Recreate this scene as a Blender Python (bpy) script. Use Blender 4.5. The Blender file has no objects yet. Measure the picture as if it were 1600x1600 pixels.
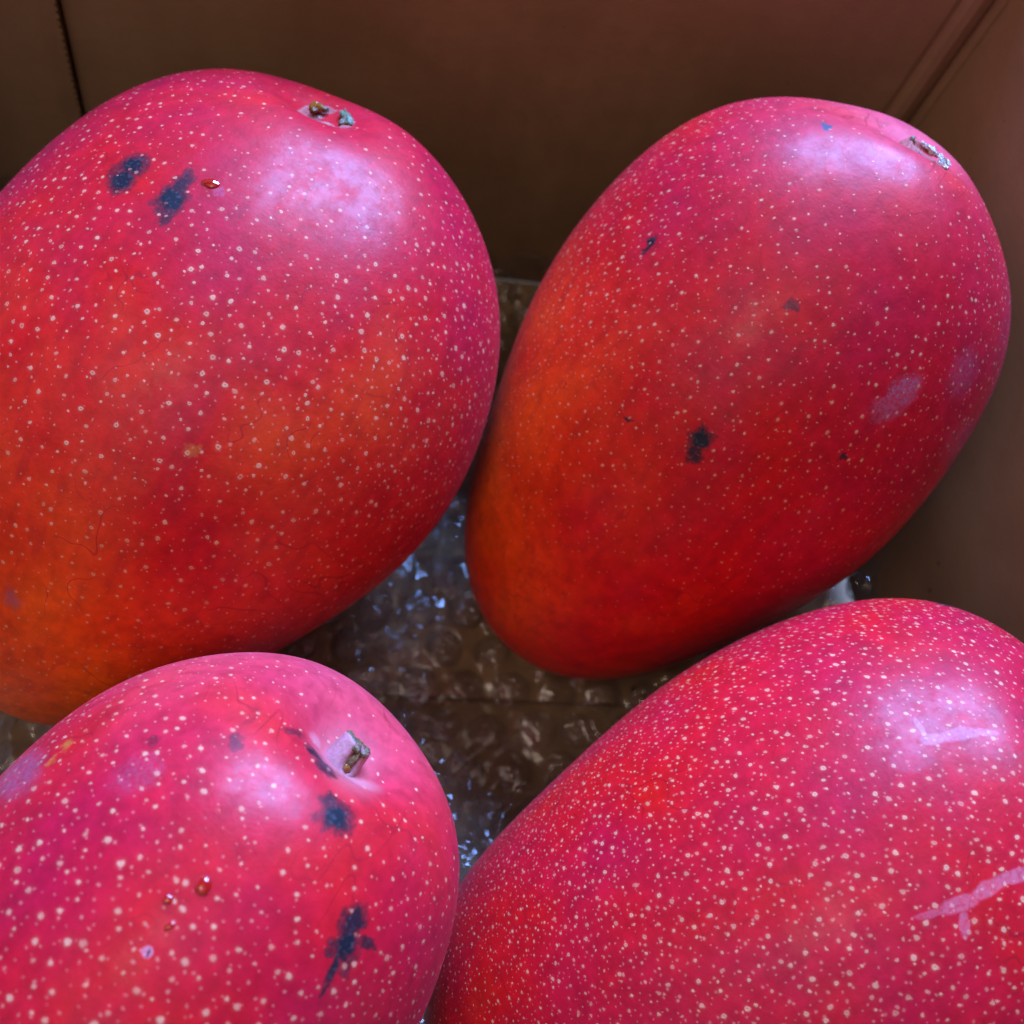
import bpy, bmesh, math, random
import numpy as np
from mathutils import Vector, Matrix, noise
from mathutils.bvhtree import BVHTree

scene = bpy.context.scene
COL = scene.collection
rng = random.Random(7)

# ------------------------------------------------------------------ camera
cam_data = bpy.data.cameras.new('camera')
cam = bpy.data.objects.new('camera', cam_data)
COL.objects.link(cam)
scene.camera = cam
CAM_POS = Vector((0.0, 0.0, 0.255))
RIGHT = Vector((0.98101, -0.01101, 0.19367))
DOWN = Vector((0.06923, -0.91276, -0.40260))
FWD = Vector((0.18120, 0.40836, -0.89466))
m = Matrix((RIGHT, -DOWN, -FWD)).transposed().to_4x4()
m.translation = CAM_POS
cam.matrix_world = m
cam_data.sensor_width = 36.0
cam_data.lens = 36.0 * 1700 / 1600
cam_data.clip_start = 0.005
cam_data.clip_end = 20.0
cam_data.dof.use_dof = True
cam_data.dof.focus_distance = 0.172
cam_data.dof.aperture_fstop = 19.0

# ------------------------------------------------------------------ light: a room with a window behind the box
world = bpy.data.worlds.new('World')
scene.world = world
world.use_nodes = True
bg = world.node_tree.nodes['Background']
bg.inputs['Color'].default_value = (1.0, 0.90, 0.84, 1)
bg.inputs['Strength'].default_value = 0.10

def area_light(name, pos, target, sx, sy, watts, color):
    d = bpy.data.lights.new(name, 'AREA')
    d.shape = 'RECTANGLE'; d.size = sx; d.size_y = sy
    d.energy = watts; d.color = color
    o = bpy.data.objects.new(name, d); COL.objects.link(o)
    o.location = pos
    o.rotation_euler = (Vector(target) - Vector(pos)).to_track_quat('-Z', 'Y').to_euler()
    return o
area_light('window_light', (0.27, 0.97, 0.99), (0.04, 0.08, 0.05), 0.95, 0.62, 108.0, (0.22, 0.42, 1.0))
area_light('room_lamp', (-0.42, -0.20, 1.08), (0.03, 0.06, 0.04), 0.26, 0.26, 1.5, (1.0, 0.80, 0.64))
area_light('ceiling_bounce', (-0.55, -0.35, 1.45), (0.03, 0.06, 0.04), 1.7, 1.7, 6.6, (1.0, 0.80, 0.66))  # added broad fill, stands for warm light bounced off the ceiling

scene.view_settings.view_transform = 'Standard'
scene.view_settings.look = 'None'
scene.view_settings.exposure = 0.10
scene.view_settings.gamma = 1.0
scene.view_settings.use_curve_mapping = False

scene.cycles.max_bounces = 5
scene.cycles.diffuse_bounces = 2
scene.cycles.glossy_bounces = 2
scene.cycles.use_adaptive_sampling = True
scene.cycles.adaptive_threshold = 0.03
scene.cycles.transmission_bounces = 3
scene.cycles.transparent_max_bounces = 10

# ------------------------------------------------------------------ helpers
def link_mesh(name, verts, faces, mat, parent=None, smooth=True):
    me = bpy.data.meshes.new(name)
    me.from_pydata([tuple(v) for v in verts], [], faces)
    me.update()
    if mat: me.materials.append(mat)
    if smooth: me.shade_smooth()
    o = bpy.data.objects.new(name, me); COL.objects.link(o)
    o.parent = parent
    return o

def thing(name, label, cat, loc=(0, 0, 0), group=None):
    o = bpy.data.objects.new(name, None); COL.objects.link(o)
    o.empty_display_size = 0.01
    o.location = loc
    o['label'] = label; o['category'] = cat
    if group: o['group'] = group
    return o

class NT:
    """thin helper round a node tree"""
    def __init__(self, tree): self.t = tree; self.n = tree.nodes; self.l = tree.links
    def node(self, kind, **kw):
        x = self.n.new(kind)
        for k, v in kw.items(): setattr(x, k, v)
        return x
    def put(self, sock, v):
        if isinstance(v, bpy.types.NodeSocket): self.l.new(v, sock)
        elif v is not None: sock.default_value = v
    def math(self, op, a, b=None, c=None, clamp=False):
        x = self.node('ShaderNodeMath', operation=op, use_clamp=clamp)
        for s, v in zip(x.inputs, (a, b, c)): self.put(s, v)
        return x.outputs[0]
    def vmath(self, op, a, b=None, scale=None):
        x = self.node('ShaderNodeVectorMath', operation=op)
        self.put(x.inputs[0], a)
        if b is not None: self.put(x.inputs[1], b)
        if scale is not None: self.put(x.inputs['Scale'], scale)
        return x.outputs['Value'] if op in ('DOT_PRODUCT', 'LENGTH', 'DISTANCE') else x.outputs[0]
    def smooth(self, v, a, b, lo=0.0, hi=1.0):
        x = self.node('ShaderNodeMapRange', interpolation_type='SMOOTHSTEP')
        for s, q in zip(x.inputs, (v, a, b, lo, hi)): self.put(s, q)
        return x.outputs[0]
    def mix(self, f, a, b, mode='MIX'):
        x = self.node('ShaderNodeMix', data_type='RGBA', blend_type=mode)
        self.put(x.inputs[0], f); self.put(x.inputs[6], a); self.put(x.inputs[7], b)
        return x.outputs[2]
    def noise(self, vec, scale, detail=2.0, rough=0.5, out=0):
        x = self.node('ShaderNodeTexNoise')
        self.put(x.inputs['Vector'], vec); x.inputs['Scale'].default_value = scale
        x.inputs['Detail'].default_value = detail; x.inputs['Roughness'].default_value = rough
        return x.outputs[out]
    def bump(self, h, strength, dist, normal=None):
        x = self.node('ShaderNodeBump')
        x.inputs['Strength'].default_value = strength; x.inputs['Distance'].default_value = dist
        self.put(x.inputs['Height'], h)
        if normal: self.put(x.inputs['Normal'], normal)
        return x.outputs[0]

def new_mat(name):
    mt = bpy.data.materials.new(name); mt.use_nodes = True
    t = NT(mt.node_tree)
    return mt, t, t.n['Principled BSDF']

def rgba(c): return (c[0], c[1], c[2], 1.0)

# ------------------------------------------------------------------ cardboard
def cardboard(name, base, dark, flute_axis):
    mt, t, bs = new_mat(name)
    P = t.node('ShaderNodeTexCoord').outputs['Object']
    fib = t.node('ShaderNodeMapping'); t.put(fib.inputs['Vector'], P)
    fib.inputs['Scale'].default_value = (1, 1, 2.2) if flute_axis == 'X' else (1, 2.2, 2.2)
    f1 = t.noise(fib.outputs[0], 260, 4, 0.65)
    f2 = t.noise(P, 34, 3, 0.55)
    f3 = t.noise(P, 2600, 2, 0.6)
    col = t.mix(t.smooth(f2, 0.35, 0.68), rgba(base), rgba(dark))
    col = t.mix(t.math('MULTIPLY', t.smooth(f1, 0.40, 0.62), 0.2), col, rgba([k * 0.7 for k in base]))
    col = t.mix(t.math('MULTIPLY', t.smooth(f3, 0.5, 0.75), 0.22), col, rgba([k * 1.5 for k in base]))
    # dark flecks in the recycled paper
    vo = t.node('ShaderNodeTexVoronoi'); t.put(vo.inputs['Vector'], P); vo.inputs['Scale'].default_value = 170
    rnd = t.node('ShaderNodeSeparateColor'); t.put(rnd.inputs[0], vo.outputs['Color'])
    r = t.math('MULTIPLY', t.math('MULTIPLY', rnd.outputs[0], rnd.outputs[1]), 0.10)
    fl = t.smooth(t.math('SUBTRACT', vo.outputs['Distance'], r), 0.0, 0.03, 1.0, 0.0)
    col = t.mix(t.math('MULTIPLY', fl, 0.75), col, (0.018, 0.010, 0.006, 1))
    t.put(bs.inputs['Base Color'], col)
    bs.inputs['Roughness'].default_value = 0.62
    bs.inputs['Specular IOR Level'].default_value = 0.35
    wv = t.node('ShaderNodeTexWave', wave_type='BANDS', bands_direction='X')
    t.put(wv.inputs['Vector'], P)
    wv.inputs['Scale'].default_value = 42; wv.inputs['Distortion'].default_value = 0.5
    n1 = t.bump(wv.outputs['Fac'], 0.05, 0.001)
    n2 = t.bump(f1, 0.12, 0.0006, n1)
    n3 = t.bump(f3, 0.25, 0.0002, n2)
    t.put(bs.inputs['Normal'], n3)
    return mt
CARD = cardboard('brown_cardboard', (0.320, 0.190, 0.100), (0.265, 0.152, 0.078), 'X')
CARD_RAW = cardboard('torn_cardboard_edge', (0.30, 0.19, 0.09), (0.22, 0.13, 0.06), 'X')
CARD_FLOOR = cardboard('floor_cardboard', (0.40, 0.25, 0.115), (0.30, 0.18, 0.082), 'X')

def extrude_profile(name, pts, z0, z1, mat, parent, bevel=0.0):
    """closed plan outline pts [(x,y)] (counter-clockwise) raised from z0 to z1"""
    nseg = 16
    verts, faces = [], []
    n = len(pts)
    for j in range(nseg + 1):
        z = z0 + (z1 - z0) * j / nseg
        for (x, y) in pts:
            w = 0.0004 * noise.noise(Vector((x * 18, y * 18, z * 18)))
            verts.append((x, y + w, z))
    for j in range(nseg):
        for i in range(n):
            a = j * n + i; b = j * n + (i + 1) % n
            faces.append((a, b, b + n, a + n))
    faces.append(tuple(range(n - 1, -1, -1)))
    faces.append(tuple(nseg * n + i for i in range(n)))
    return link_mesh(name, verts, faces, mat, parent, smooth=False)

BACK_Y = 0.190
WALL_H = 0.128
box = thing('cardboard_box', 'open brown cardboard box holding the four red mangoes', 'box', (0.02, 0.06, 0))
box_inv = Matrix.Translation((-0.02, -0.06, 0))
def in_box(o):
    o.parent = box; o.matrix_parent_inverse = box_inv
    return o

# back panel with the scored fold beside the right-hand corner
xs = [-0.0582 + (0.1255 + 0.0582) * i / 30 for i in range(31)]
front = [(x, BACK_Y) for x in xs]
front += [(0.1262, BACK_Y + 0.0003), (0.1272, BACK_Y + 0.0007), (0.1282, BACK_Y + 0.0003), (0.1290, BACK_Y - 0.0002),
          (0.1308, BACK_Y - 0.0004), (0.1322, BACK_Y + 0.0002), (0.1336, BACK_Y + 0.0009), (0.1346, BACK_Y + 0.0018)]
outer = [(0.1346, BACK_Y + 0.0038), (-0.0582, BACK_Y + 0.0038)]
in_box(extrude_profile('back_panel', front + outer, 0.0, WALL_H, CARD, None))
# outer skin behind it, seen only as the dark slot beside the perforation
in_box(extrude_profile('outer_panel', [(-0.118, BACK_Y + 0.0042), (0.142, BACK_Y + 0.0042), (0.142, BACK_Y + 0.0075), (-0.118, BACK_Y + 0.0075)], 0.0, WALL_H, CARD, None))
# right panel: starts in the corner and opens a little outwards towards the front
def rx(y): return 0.1352 + 0.112 * (BACK_Y - y)
rp = [(rx(BACK_Y + 0.0036) , BACK_Y + 0.0036)]
inner = [(0.1348, BACK_Y + 0.0019), (0.1350, BACK_Y + 0.0008), (0.1356, BACK_Y - 0.0006)]
ys = [BACK_Y - 0.002 - (BACK_Y + 0.073) * i / 30 for i in range(31)]
inner += [(rx(y), y) for y in ys]
outr = [(rx(ys[-1]) + 0.0045, ys[-1]), (rx(BACK_Y + 0.0036) + 0.0045, BACK_Y + 0.0036)]
in_box(extrude_profile('right_panel', (inner + outr)[::-1][::-1], 0.0, WALL_H, CARD, None))
in_box(extrude_profile('left_panel', [(-0.1165, -0.076), (-0.1125, -0.076), (-0.1125, BACK_Y - 0.0025), (-0.1165, BACK_Y - 0.0025)], 0.0, WALL_H, CARD, None))
in_box(extrude_profile('front_panel', [(-0.112, -0.0795), (0.160, -0.0795), (0.160, -0.0755), (-0.112, -0.0755)], 0.0, WALL_H, CARD, None))

# perforated flap: its free edge is a row of tiny torn bumps
def perforated_flap():
    z0, z1, pitch = 0.0, WALL_H, 0.0019
    n = int((z1 - z0) / pitch)
    prof = []
    for i in range(n):
        for k in range(6):
            u = k / 6
            z = z0 + (i + u) * pitch
            b = 0.0008 * math.sin(math.pi * u) ** 0.5 + 0.00018 * noise.noise(Vector((3.1, i * 0.9, u)))
            prof.append((z, -0.0596 + b))
    verts, faces = [], []
    for (z, xe) in prof:
        y = BACK_Y - 0.0016 + 0.0003 * math.sin(z * 60)
        verts += [(-0.1115, y + 0.001, z), (-0.0632, y, z), (xe, y + 0.00012, z), (xe - 0.0002, y + 0.0035, z), (-0.1115, y + 0.0035, z)]
    for i in range(len(prof) - 1):
        for k in range(4):
            a = i * 5 + k
            faces.append((a, a + 1, a + 6, a + 5))
        faces.append((i * 5 + 4, i * 5, i * 5 + 5, i * 5 + 9))
    o = link_mesh('perforated_flap', verts, faces, CARD, None, smooth=False)
    o.data.materials.append(CARD_RAW)
    for p in o.data.polygons:
        if p.index % 5 == 2: p.material_index = 1
    o['label'] = 'flap with a perforated torn edge'
    return o
in_box(perforated_flap())

# floor flaps meeting in an open seam
def floor_flap(x0, x1, y0, y1, z):
    nx, ny = 24, 16
    verts, faces = [], []
    for lev in (0, 1):
        for j in range(ny + 1):
            for i in range(nx + 1):
                x = x0 + (x1 - x0) * i / nx; y = y0 + (y1 - y0) * j / ny
                w = 0.0006 * noise.noise(Vector((x * 20, y * 20, 4.0)))
                verts.append((x, y, z + w - lev * 0.0035))
    N = (nx + 1) * (ny + 1)
    for j in range(ny):
        for i in range(nx):
            a = j * (nx + 1) + i
            faces.append((a, a + 1, a + nx + 2, a + nx + 1))
            faces.append((N + a + nx + 1, N + a + nx + 2, N + a + 1, N + a))
    rim = [i for i in range(nx + 1)] + [j * (nx + 1) + nx for j in range(1, ny + 1)] + [ny * (nx + 1) + i for i in range(nx - 1, -1, -1)] + [j * (nx + 1) for j in range(ny - 1, 0, -1)]
    for a, b in zip(rim, rim[1:] + rim[:1]): faces.append((b, a, N + a, N + b))
    return in_box(link_mesh('floor_flap', verts, faces, CARD_FLOOR, None, smooth=False))
floor_flap(-0.112, 0.1345, 0.0664, 0.1895, 0.0)
floor_flap(-0.112, 0.1500, -0.0750, 0.0800, -0.0040)
in_box(extrude_profile('bottom_panel', [(-0.116, -0.0795), (0.160, -0.0795), (0.160, 0.194), (-0.116, 0.194)], -0.0115, -0.0088, CARD, None))

# ------------------------------------------------------------------ mangoes
MANGO_DATA = [
 {'p': [305.32597,629.80213,0.0558,1.11246,0.43221,-0.37442,0.06965,0.0522,0.04554,0.09007,0.90948,0.01581,-0.11739,-0.12946,-0.12332,-0.02813,0.13006],
  'c': [-0.02432,0.11001,0.0558],
  'R': [[-0.76687,-0.50048,0.40177],[0.54919,-0.1878,0.81432],[-0.3321,0.84513,0.41888]],
  'ctrl': [[0.64,0.71,0.28],[0.59,0.7,0.41],[0.52,0.66,0.55],[0.5,0.55,0.67],[0.41,0.48,0.78],[0.27,0.42,0.87],[0.14,0.3,0.94],[0.03,0.23,0.97],[-0.03,0.23,0.97],[-0.16,0.17,0.97],[-0.25,0.08,0.97],[-0.38,0.0,0.92],[-0.52,-0.07,0.85],[-0.64,-0.11,0.76],[-0.71,-0.23,0.67],[-0.77,-0.28,0.57],[-0.85,-0.31,0.43],[-0.9,-0.33,0.28],[-0.92,-0.37,0.13],[-0.91,-0.41,-0.05],[-0.9,-0.4,-0.18],[-0.87,-0.35,-0.36],[-0.79,-0.32,-0.52],[-0.13,0.16,-0.98],[-0.04,0.23,-0.97]],
  'w': [0.304,-0.848,-0.439,1.517,1.437,-0.953,-2.529,-1.61,-0.842,0.605,0.703,-0.535,-1.059,0.033,0.977,0.619,-0.573,-0.856,0.193,1.261,0.917,-0.691,-2.267,-1.661,2.278],
  'marks': [["d",1,[0.00083,0.04128,0.03092],[-0.2232,-0.3365,0.9149],[-0.9746,0.0966,-0.2023],[0.0203,0.9367,0.3495],0.00249,0.00273],["d",1,[0.00018,0.04245,0.02757],[-0.7239,-0.2088,0.6575],[-0.6899,0.2174,-0.6905],[-0.0012,0.9535,0.3015],0.00238,0.00252],["d",0.55,[0.0033,0.04207,0.0284],[-0.93,-0.0718,0.3605],[-0.3643,0.3109,-0.8778],[0.0491,0.9477,0.3153],0.00113,0.00194],["d",0.9,[-0.00954,0.04045,0.03133],[-0.9826,-0.1646,0.0864],[-0.1382,0.3359,-0.9317],[-0.1244,0.9274,0.3528],0.00142,0.00262],["d",1,[-0.01032,0.04147,0.02818],[-0.9584,-0.2188,0.1834],[-0.2414,0.278,-0.9298],[-0.1524,0.9353,0.3192],0.00236,0.00317],["d",0.75,[-0.01178,0.04209,0.02553],[-0.9326,-0.2364,0.2726],[-0.3252,0.2234,-0.9189],[-0.1564,0.9456,0.2852],0.0011,0.00223],["d",0.6,[-0.00912,0.03951,0.03388],[-0.8352,-0.3037,0.4585],[-0.5365,0.2665,-0.8007],[-0.121,0.9147,0.3855],0.00075,0.00103],["d",0.5,[-0.00901,0.04216,0.02663],[-0.8576,-0.2596,0.4439],[-0.4978,0.2025,-0.8433],[-0.1291,0.9442,0.3029],0.00129,0.00119],["o",0.5,[-0.03409,0.03653,-0.00587],[-0.7347,-0.4861,0.4732],[-0.3206,-0.366,-0.8737],[-0.5979,0.7936,-0.113],0.00146,0.00092],["v",0.6,[-0.01464,0.03455,-0.04228],[-0.8803,-0.1019,0.4633],[-0.3221,-0.5885,-0.7416],[-0.3482,0.8021,-0.4852],0.00146,0.00203],["s",0.5,[-0.01351,0.03881,0.03374],[-0.9049,-0.31,0.2917],[-0.3793,0.2762,-0.8831],[-0.1933,0.9097,0.3675],0.00236,0.00187],["v",0.5,[-0.01585,0.03852,0.03316],[-0.976,-0.2076,-0.0653],[-0.017,0.3719,-0.9281],[-0.217,0.9048,0.3665],0.00115,0.00099]],
  'skin': [[[0.0046,0.0306,0.0511],[0.44,0.005,0.018,0.7]],[[0.0188,0.041,0.0221],[0.44,0.005,0.018,0.8]],[[0.01,0.0365,0.0405],[0.44,0.005,0.018,0.7]],[[-0.0271,0.0307,0.0414],[0.44,0.005,0.018,0.35]],[[-0.0312,0.016,0.056],[0.44,0.005,0.018,0.6]],[[-0.0476,0.0102,0.0403],[0.44,0.005,0.018,1]],[[-0.0534,-0.0045,0.0288],[0.44,0.005,0.018,1]],[[-0.0453,0.0234,0.0274],[0.5,0.005,0.01,1]],[[-0.0272,0.0372,0.0262],[0.44,0.005,0.018,0.9]],[[-0.0175,0.0432,0.0161],[0.44,0.005,0.018,0.9]],[[-0.0011,0.046,0.0132],[0.5,0.005,0.01,0.9]],[[0.0013,0.0472,0.0011],[0.62,0.016,0.005,0.9]],[[-0.0015,0.0472,-0.0071],[0.62,0.016,0.005,0.9]],[[-0.0161,0.0453,-0.0003],[0.5,0.005,0.01,0.8]],[[-0.0338,0.0373,0.0055],[0.5,0.005,0.01,1]],[[-0.0487,0.0227,0.0099],[0.64,0.04,0.005,1]],[[-0.0464,0.0217,-0.0101],[0.64,0.04,0.005,1]],[[-0.0552,0.0023,0.0036],[0.5,0.005,0.01,1]],[[-0.0327,0.0349,-0.0172],[0.5,0.005,0.01,0.8]],[[-0.0156,0.0426,-0.0226],[0.62,0.016,0.005,0.7]],[[-0.0141,0.038,-0.0362],[0.8,0.056,0.003,0.6]],[[-0.0133,0.0299,-0.0499],[0.78,0.115,0.004,0.6]],[[-0.0155,0.0185,-0.059],[0.78,0.115,0.004,0.6]],[[-0.029,0.0263,-0.0388],[0.8,0.056,0.003,0.7]],[[-0.0388,0.0195,-0.0305],[0.62,0.016,0.005,0.7]],[[-0.0454,0.0062,-0.0253],[0.5,0.005,0.01,0.7]],[[-0.0513,0.0017,-0.0125],[0.5,0.005,0.01,0.6]],[[-0.0409,0.0245,-0.0205],[0.45,0.004,0.01,0.7]],[[-0.0157,0.0212,0.0596],[0.44,0.005,0.018,0.2]],[[-0.0121,0.0402,0.0309],[0.44,0.005,0.018,0.7]]],
  'sap': [[[-0.01351,0.03881,0.03374],[-0.9049,-0.31,0.2917],[-0.3793,0.2762,-0.8831],[-0.1933,0.9097,0.3675],0.00161,0.00107]],
  'stem': [[-0.01143,0.02106,0.06052],[-0.9937,-0.0507,-0.1],[0.0208,0.7929,-0.609],[-0.1102,0.6072,0.7868]],
  'crater': [0.0105,0.0066,0.0047,-0.0015]},
 {'p': [1113.30219,633.18593,0.06508,0.8478,0.81107,0.01656,0.07077,0.04408,0.04241,0.08705,0.91195,0.00562,-0.07095,0.04043,-0.02354,0.00021,0.0574],
  'c': [0.08232,0.11493,0.06508],
  'R': [[-0.75766,-0.46722,0.45569],[0.65255,-0.55452,0.51642],[0.0114,0.68863,0.72502]],
  'ctrl': [[0.55,0.32,-0.78],[0.66,0.27,-0.71],[0.76,0.24,-0.61],[0.87,0.25,-0.43],[0.93,0.3,-0.23],[0.95,0.31,0.03],[0.97,0.17,0.18],[0.93,0.16,0.33],[0.86,0.15,0.48],[0.78,0.17,0.61],[0.67,0.17,0.72],[0.52,0.15,0.84],[0.37,0.09,0.92],[0.22,0.08,0.97],[0.07,0.11,0.99],[-0.05,0.12,0.99],[-0.1,0.12,0.99],[-0.24,0.1,0.97],[-0.41,0.01,0.91],[-0.57,0.14,0.81],[-0.68,0.12,0.72],[-0.79,0.11,0.61],[-0.87,0.09,0.48],[-0.93,0.1,0.36],[-0.98,0.1,0.18],[-0.99,0.14,0.0],[-0.96,0.2,-0.18],[-0.9,0.16,-0.41],[-0.77,0.19,-0.61],[-0.65,0.23,-0.72],[-0.5,0.22,-0.84],[-0.34,0.27,-0.9],[-0.15,0.27,-0.95],[-0.02,0.26,-0.97],[0.16,0.26,-0.95],[0.37,0.27,-0.89]],
  'w': [0.94,1.108,-0.411,-2.301,-0.348,1.599,0.046,-1.281,-0.125,1.968,1.896,-1.627,-4.121,-2.035,1.287,1.653,0.898,-2.204,-4.559,-0.803,1.962,2.262,-0.12,-1.595,-0.65,1.599,0.721,-2.017,-0.903,0.655,0.467,0.143,0.58,0.563,-0.405,-0.389],
  'marks': [["b",0.95,[0.01538,0.02429,0.05464],[-0.8618,0.0138,0.5071],[-0.3193,0.7621,-0.5632],[0.3942,0.6473,0.6524],0.0011,0.00115],["d",1,[0.02569,0.03457,0.02121],[-0.1185,-0.1101,0.9868],[-0.8369,0.5459,-0.0396],[0.5343,0.8306,0.1568],0.00111,0.00094],["d",0.9,[0.02559,0.03488,0.01973],[-0.1227,-0.0847,0.9888],[-0.8343,0.5485,-0.0565],[0.5376,0.8319,0.138],0.00078,0.00047],["d",0.6,[-0.00123,0.0406,0.02865],[-0.9134,-0.1248,0.3875],[-0.4059,0.2058,-0.8904],[-0.0314,0.9706,0.2386],0.00117,0.00085],["d",0.9,[0.00817,0.04241,-0.00456],[-0.8349,0.1798,0.5202],[-0.5245,0.0264,-0.851],[0.1667,0.9834,-0.0722],0.00086,0.00046],["d",0.8,[0.00806,0.04244,-0.00431],[-0.9097,0.1817,0.3734],[-0.3803,-0.0034,-0.9248],[0.1667,0.9834,-0.0722],0.00037,0.00081],["d",1,[-0.00419,0.0433,0.00175],[-0.7647,-0.0634,0.6412],[-0.6365,-0.0808,-0.767],[-0.1004,0.9947,-0.0214],0.00188,0.00195],["d",0.9,[-0.00493,0.04314,-0.00093],[-0.7613,-0.0413,0.6471],[-0.6406,-0.1069,-0.7604],[-0.1006,0.9934,-0.0549],0.00145,0.00174],["d",0.7,[-0.00527,0.04322,0.00339],[-0.7656,-0.0743,0.6391],[-0.6355,-0.0675,-0.7691],[-0.1003,0.9949,-0.0045],0.00088,0.00091],["d",0.9,[-0.02486,0.03598,0.01408],[-0.7007,-0.5052,0.5037],[-0.4713,-0.2023,-0.8585],[-0.5357,0.8389,0.0963],0.00086,0.00063],["v",0.8,[-0.02517,0.03289,0.02864],[-0.2379,-0.4225,0.8746],[-0.805,-0.4182,-0.4209],[-0.5436,0.8041,0.2406],0.00339,0.0024],["v",0.6,[-0.02494,0.034,0.02513],[-0.461,-0.4976,0.7348],[-0.6964,-0.3104,-0.6471],[-0.5501,0.8099,0.2035],0.00307,0.00219],["v",0.35,[-0.03141,0.02416,0.03671],[-0.5632,-0.7875,0.2503],[-0.4269,0.0179,-0.9041],[-0.7075,0.6161,0.3463],0.00346,0.00413],["v",0.35,[-0.04041,0.0146,0.02691],[-0.3592,-0.9321,0.0457],[-0.2202,0.0371,-0.9747],[-0.9151,0.3424,0.2128],0.00621,0.00423],["s",0.6,[0.01133,0.03045,0.0495],[-0.8978,0.0355,0.4391],[-0.3307,0.6041,-0.7251],[0.2909,0.7961,0.5306],0.00054,0.00127],["s",0.5,[0.02032,0.03449,0.03323],[-0.5184,-0.0344,0.8544],[-0.7369,0.5249,-0.426],[0.4339,0.8505,0.2974],0.0065,0.00031],["s",0.5,[0.00563,0.03676,0.03968],[-0.4719,-0.2715,0.8388],[-0.8728,0.2785,-0.4008],[0.1248,0.9213,0.3684],0.00473,0.00025],["s",0.4,[-0.01037,0.03393,0.04405],[-0.9119,-0.3521,0.2109],[-0.3347,0.3404,-0.8787],[-0.2376,0.8719,0.4282],0.00113,0.00242],["s",0.4,[-0.01026,0.03682,0.03729],[-0.9532,-0.2713,0.1332],[-0.212,0.286,-0.9345],[-0.2155,0.919,0.3302],0.00055,0.00362],["s",0.4,[-0.0106,0.0386,0.03153],[-0.9688,-0.2424,0.0512],[-0.1146,0.2553,-0.9601],[-0.2196,0.936,0.2751],0.00044,0.00316],["s",0.4,[0.01807,0.03733,0.02689],[-0.1931,-0.157,0.9686],[-0.9108,0.3959,-0.1174],[0.365,0.9048,0.2194],0.00483,0.00026]],
  'skin': [[[0.0235,0.0189,0.0533],[0.44,0.005,0.018,0.8]],[[0.0315,0.0249,0.0372],[0.5,0.005,0.01,0.9]],[[0.0345,0.0277,0.0191],[0.5,0.005,0.01,1]],[[0.0335,0.0292,0.0005],[0.62,0.016,0.005,1]],[[0.0201,0.039,0.0056],[0.62,0.016,0.005,1]],[[0.0297,0.0306,-0.012],[0.8,0.056,0.003,0.8]],[[0.019,0.0381,-0.0117],[0.8,0.056,0.003,0.7]],[[0.0256,0.0271,-0.0324],[0.78,0.115,0.004,0.6]],[[0.0124,0.031,-0.0427],[0.8,0.056,0.003,0.35]],[[0.0129,0.0373,-0.0259],[0.8,0.056,0.003,0.6]],[[0.0104,0.0408,-0.0134],[0.62,0.016,0.005,0.6]],[[0.0103,0.0423,0.0021],[0.5,0.005,0.01,0.8]],[[0.0102,0.0413,0.0193],[0.44,0.005,0.018,0.8]],[[0.0074,0.039,0.0323],[0.44,0.005,0.018,0.6]],[[0.0045,0.0314,0.0507],[0.44,0.005,0.018,0.25]],[[-0.0094,0.0295,0.0521],[0.44,0.005,0.018,0.6]],[[-0.0243,0.0216,0.0501],[0.44,0.005,0.018,0.9]],[[-0.0339,0.017,0.0418],[0.44,0.005,0.018,0.8]],[[-0.0245,0.031,0.0353],[0.44,0.005,0.018,0.8]],[[-0.0114,0.0396,0.0267],[0.44,0.005,0.018,0.7]],[[-0.0167,0.0402,0.0127],[0.5,0.005,0.01,0.8]],[[-0.0356,0.0255,0.0201],[0.44,0.005,0.018,0.8]],[[-0.032,0.031,0.0026],[0.44,0.005,0.018,0.6]],[[-0.0173,0.0398,-0.005],[0.5,0.005,0.01,0.7]],[[-0.005,0.0426,-0.0074],[0.5,0.005,0.01,0.7]],[[-0.0096,0.039,-0.0234],[0.5,0.005,0.01,0.4]],[[-0.0018,0.0308,-0.0477],[0.62,0.016,0.005,0.2]],[[-0.0155,0.0238,-0.0528],[0.62,0.016,0.005,0.08]],[[-0.0261,0.0298,-0.0268],[0.5,0.005,0.01,0.15]],[[0.0065,0.025,-0.056],[0.8,0.056,0.003,0.2]],[[-0.0169,0.0329,-0.0344],[0.57,0.006,0.015,0.15]],[[0.0068,0.018,0.0627],[0.6,0.075,0.11,0.1]],[[0.0007,0.0363,-0.0356],[0.62,0.016,0.005,0.3]]],
  'sap': [],
  'stem': [[-0.00104,0.01605,0.06441],[-0.9962,-0.0867,0.0032],[-0.0827,0.9385,-0.3352],[-0.0124,0.2382,0.9711]],
  'crater': [0.0115,0.0062,0.004,-0.004]},
 {'p': [207.79446,1561.08952,0.05706,0.84192,0.55136,0.25309,0.06303,0.04012,0.04413,0.02528,0.90318,0.02215,0.00433,0.01968,-0.00638,7e-05,0.00072],
  'c': [-0.02245,0.00062,0.05706],
  'R': [[-0.80952,-0.15101,0.56734],[0.54697,-0.54507,0.63539],[0.21329,0.82468,0.52384]],
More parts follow.
